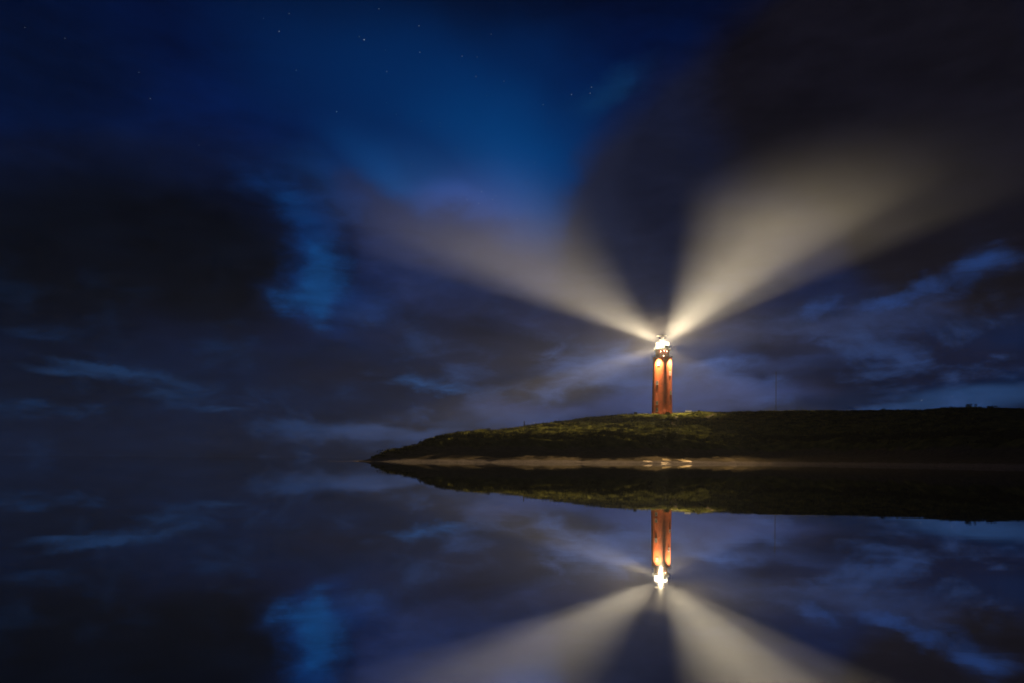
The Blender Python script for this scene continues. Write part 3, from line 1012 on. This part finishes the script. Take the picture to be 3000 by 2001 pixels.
# lattice mast behind the dune
mb = at(2273, 1205, 362); mb.z -= 2.5
mast = tag(empty("radio_mast", mb), 'thin dark lattice radio mast standing behind the dune right of the lighthouse', 'mast')
mh_ = at(2266, 1090, 362).z - mb.z
b = bmesh.new()
nseg = 22
def leg_pt(k, j):
    t = j / nseg
    r = 0.42 * (1 - t) + 0.16 * t
    return Vector((r * math.cos(2.094 * k + .4), r * math.sin(2.094 * k + .4), mh_ * t))
for k in range(3):
    add_bar(b, leg_pt(k, 0), leg_pt(k, nseg), 0.045, 5)
obj("leg", b, M_DARK, mast)
b = bmesh.new()
for j in range(nseg):
    for k in range(3):
        add_bar(b, leg_pt(k, j), leg_pt((k + 1) % 3, j + 1), 0.022, 4)
        add_bar(b, leg_pt(k, j), leg_pt((k + 1) % 3, j), 0.02, 4)
obj("bracing", b, M_DARK, mast)
b = bmesh.new(); add_bar(b, (0, 0, mh_ - 0.1), (0, 0, mh_ + 3.2), 0.045, 5, 0.02); obj("aerial", b, M_DARK, mast)

# ------------------------------------------------------------------ stars
STARS = [(836, 91, 2.2), (641, 72, 1.3), (773, 256, 1.5), (345, 226, 1.0), (962, 59, 1.0), (964, 120, 1.1), (680, 161, .9), (888, 164, .9),
         (1061, 129, .9), (870, 20, .9), (1312, 217, 1.1), (1355, 214, .9), (1358, 200, .9), (1247, 240, .8), (1106, 440, 1.1), (1131, 458, 1.0),
         (1139, 450, .7), (1099, 467, .8), (1072, 458, .9), (1187, 503, .9), (605, 42, .7), (664, 31, .7), (1228, 374, .7), (1048, 339, .7), (910, 262, .7),
         (967, 278, .7), (1093, 175, .7), (1128, 78, .6), (945, 376, .6), (885, 115, .5), (825, 84, .6), (1096, 131, .5), (1157, 186, .6), (1117, 219, .6),
         (1010, 282, .6), (887, 236, .6), (319, 166, .6), (149, 88, .6), (57, 63, .6), (1259, 283, .5), (457, 333, .5), (1010, 290, .5), (2116, 919, 1.6), (2187, 911, .7)]
vs = []
DS = 15000.0
for sx, sy, b_ in STARS:
    d = ray(sx * V, sy * V)
    c_ = np.array([d[0], 1.0, d[2]]) / math.sqrt(d[0] ** 2 + 1 + d[2] ** 2) * DS
    r = DS * 0.00040 * (b_ ** 0.7)
    n_ = c_ / DS
    t1 = np.cross(n_, [0, 0, 1]); t1 /= np.linalg.norm(t1); t2 = np.cross(n_, t1)
    octa = [c_ + t1 * r, c_ + t2 * r, c_ - t1 * r, c_ - t2 * r, c_ + n_ * r, c_ - n_ * r]
    for f in ((0, 1, 4), (1, 2, 4), (2, 3, 4), (3, 0, 4), (1, 0, 5), (2, 1, 5), (3, 2, 5), (0, 3, 5)):
        vs += [octa[i_] for i_ in f]
vs = np.array(vs)
tag(raw_mesh("sky_stars", vs, np.arange(len(vs), dtype=np.int32), 3, emit_mat("starlight", (0.75, 0.85, 1.0), 0.48, False)), kind='structure')

# ------------------------------------------------------------------ haze
S = 1900.0
bm = bmesh.new()
bmesh.ops.create_cube(bm, size=1, matrix=Matrix.Translation((0, 0, 28.05)) @ Matrix.Diagonal((2 * S, 2 * S, 74.1, 1)))
mh = bpy.data.materials.new("sea_haze")
mh.use_nodes = True
N, L = mh.node_tree.nodes, mh.node_tree.links
N.clear()
pv = N.new('ShaderNodeVolumePrincipled')
pv.inputs['Color'].default_value = (0.93, 0.94, 0.97, 1)
pv.inputs['Density'].default_value = 0.00009
pv.inputs['Anisotropy'].default_value = 0.05
oh = N.new('ShaderNodeOutputMaterial'); L.new(pv.outputs[0], oh.inputs['Volume'])
haze = tag(obj("haze", bm, mh), kind='stuff', label='thin pale sea haze catching the beams all round the lighthouse')
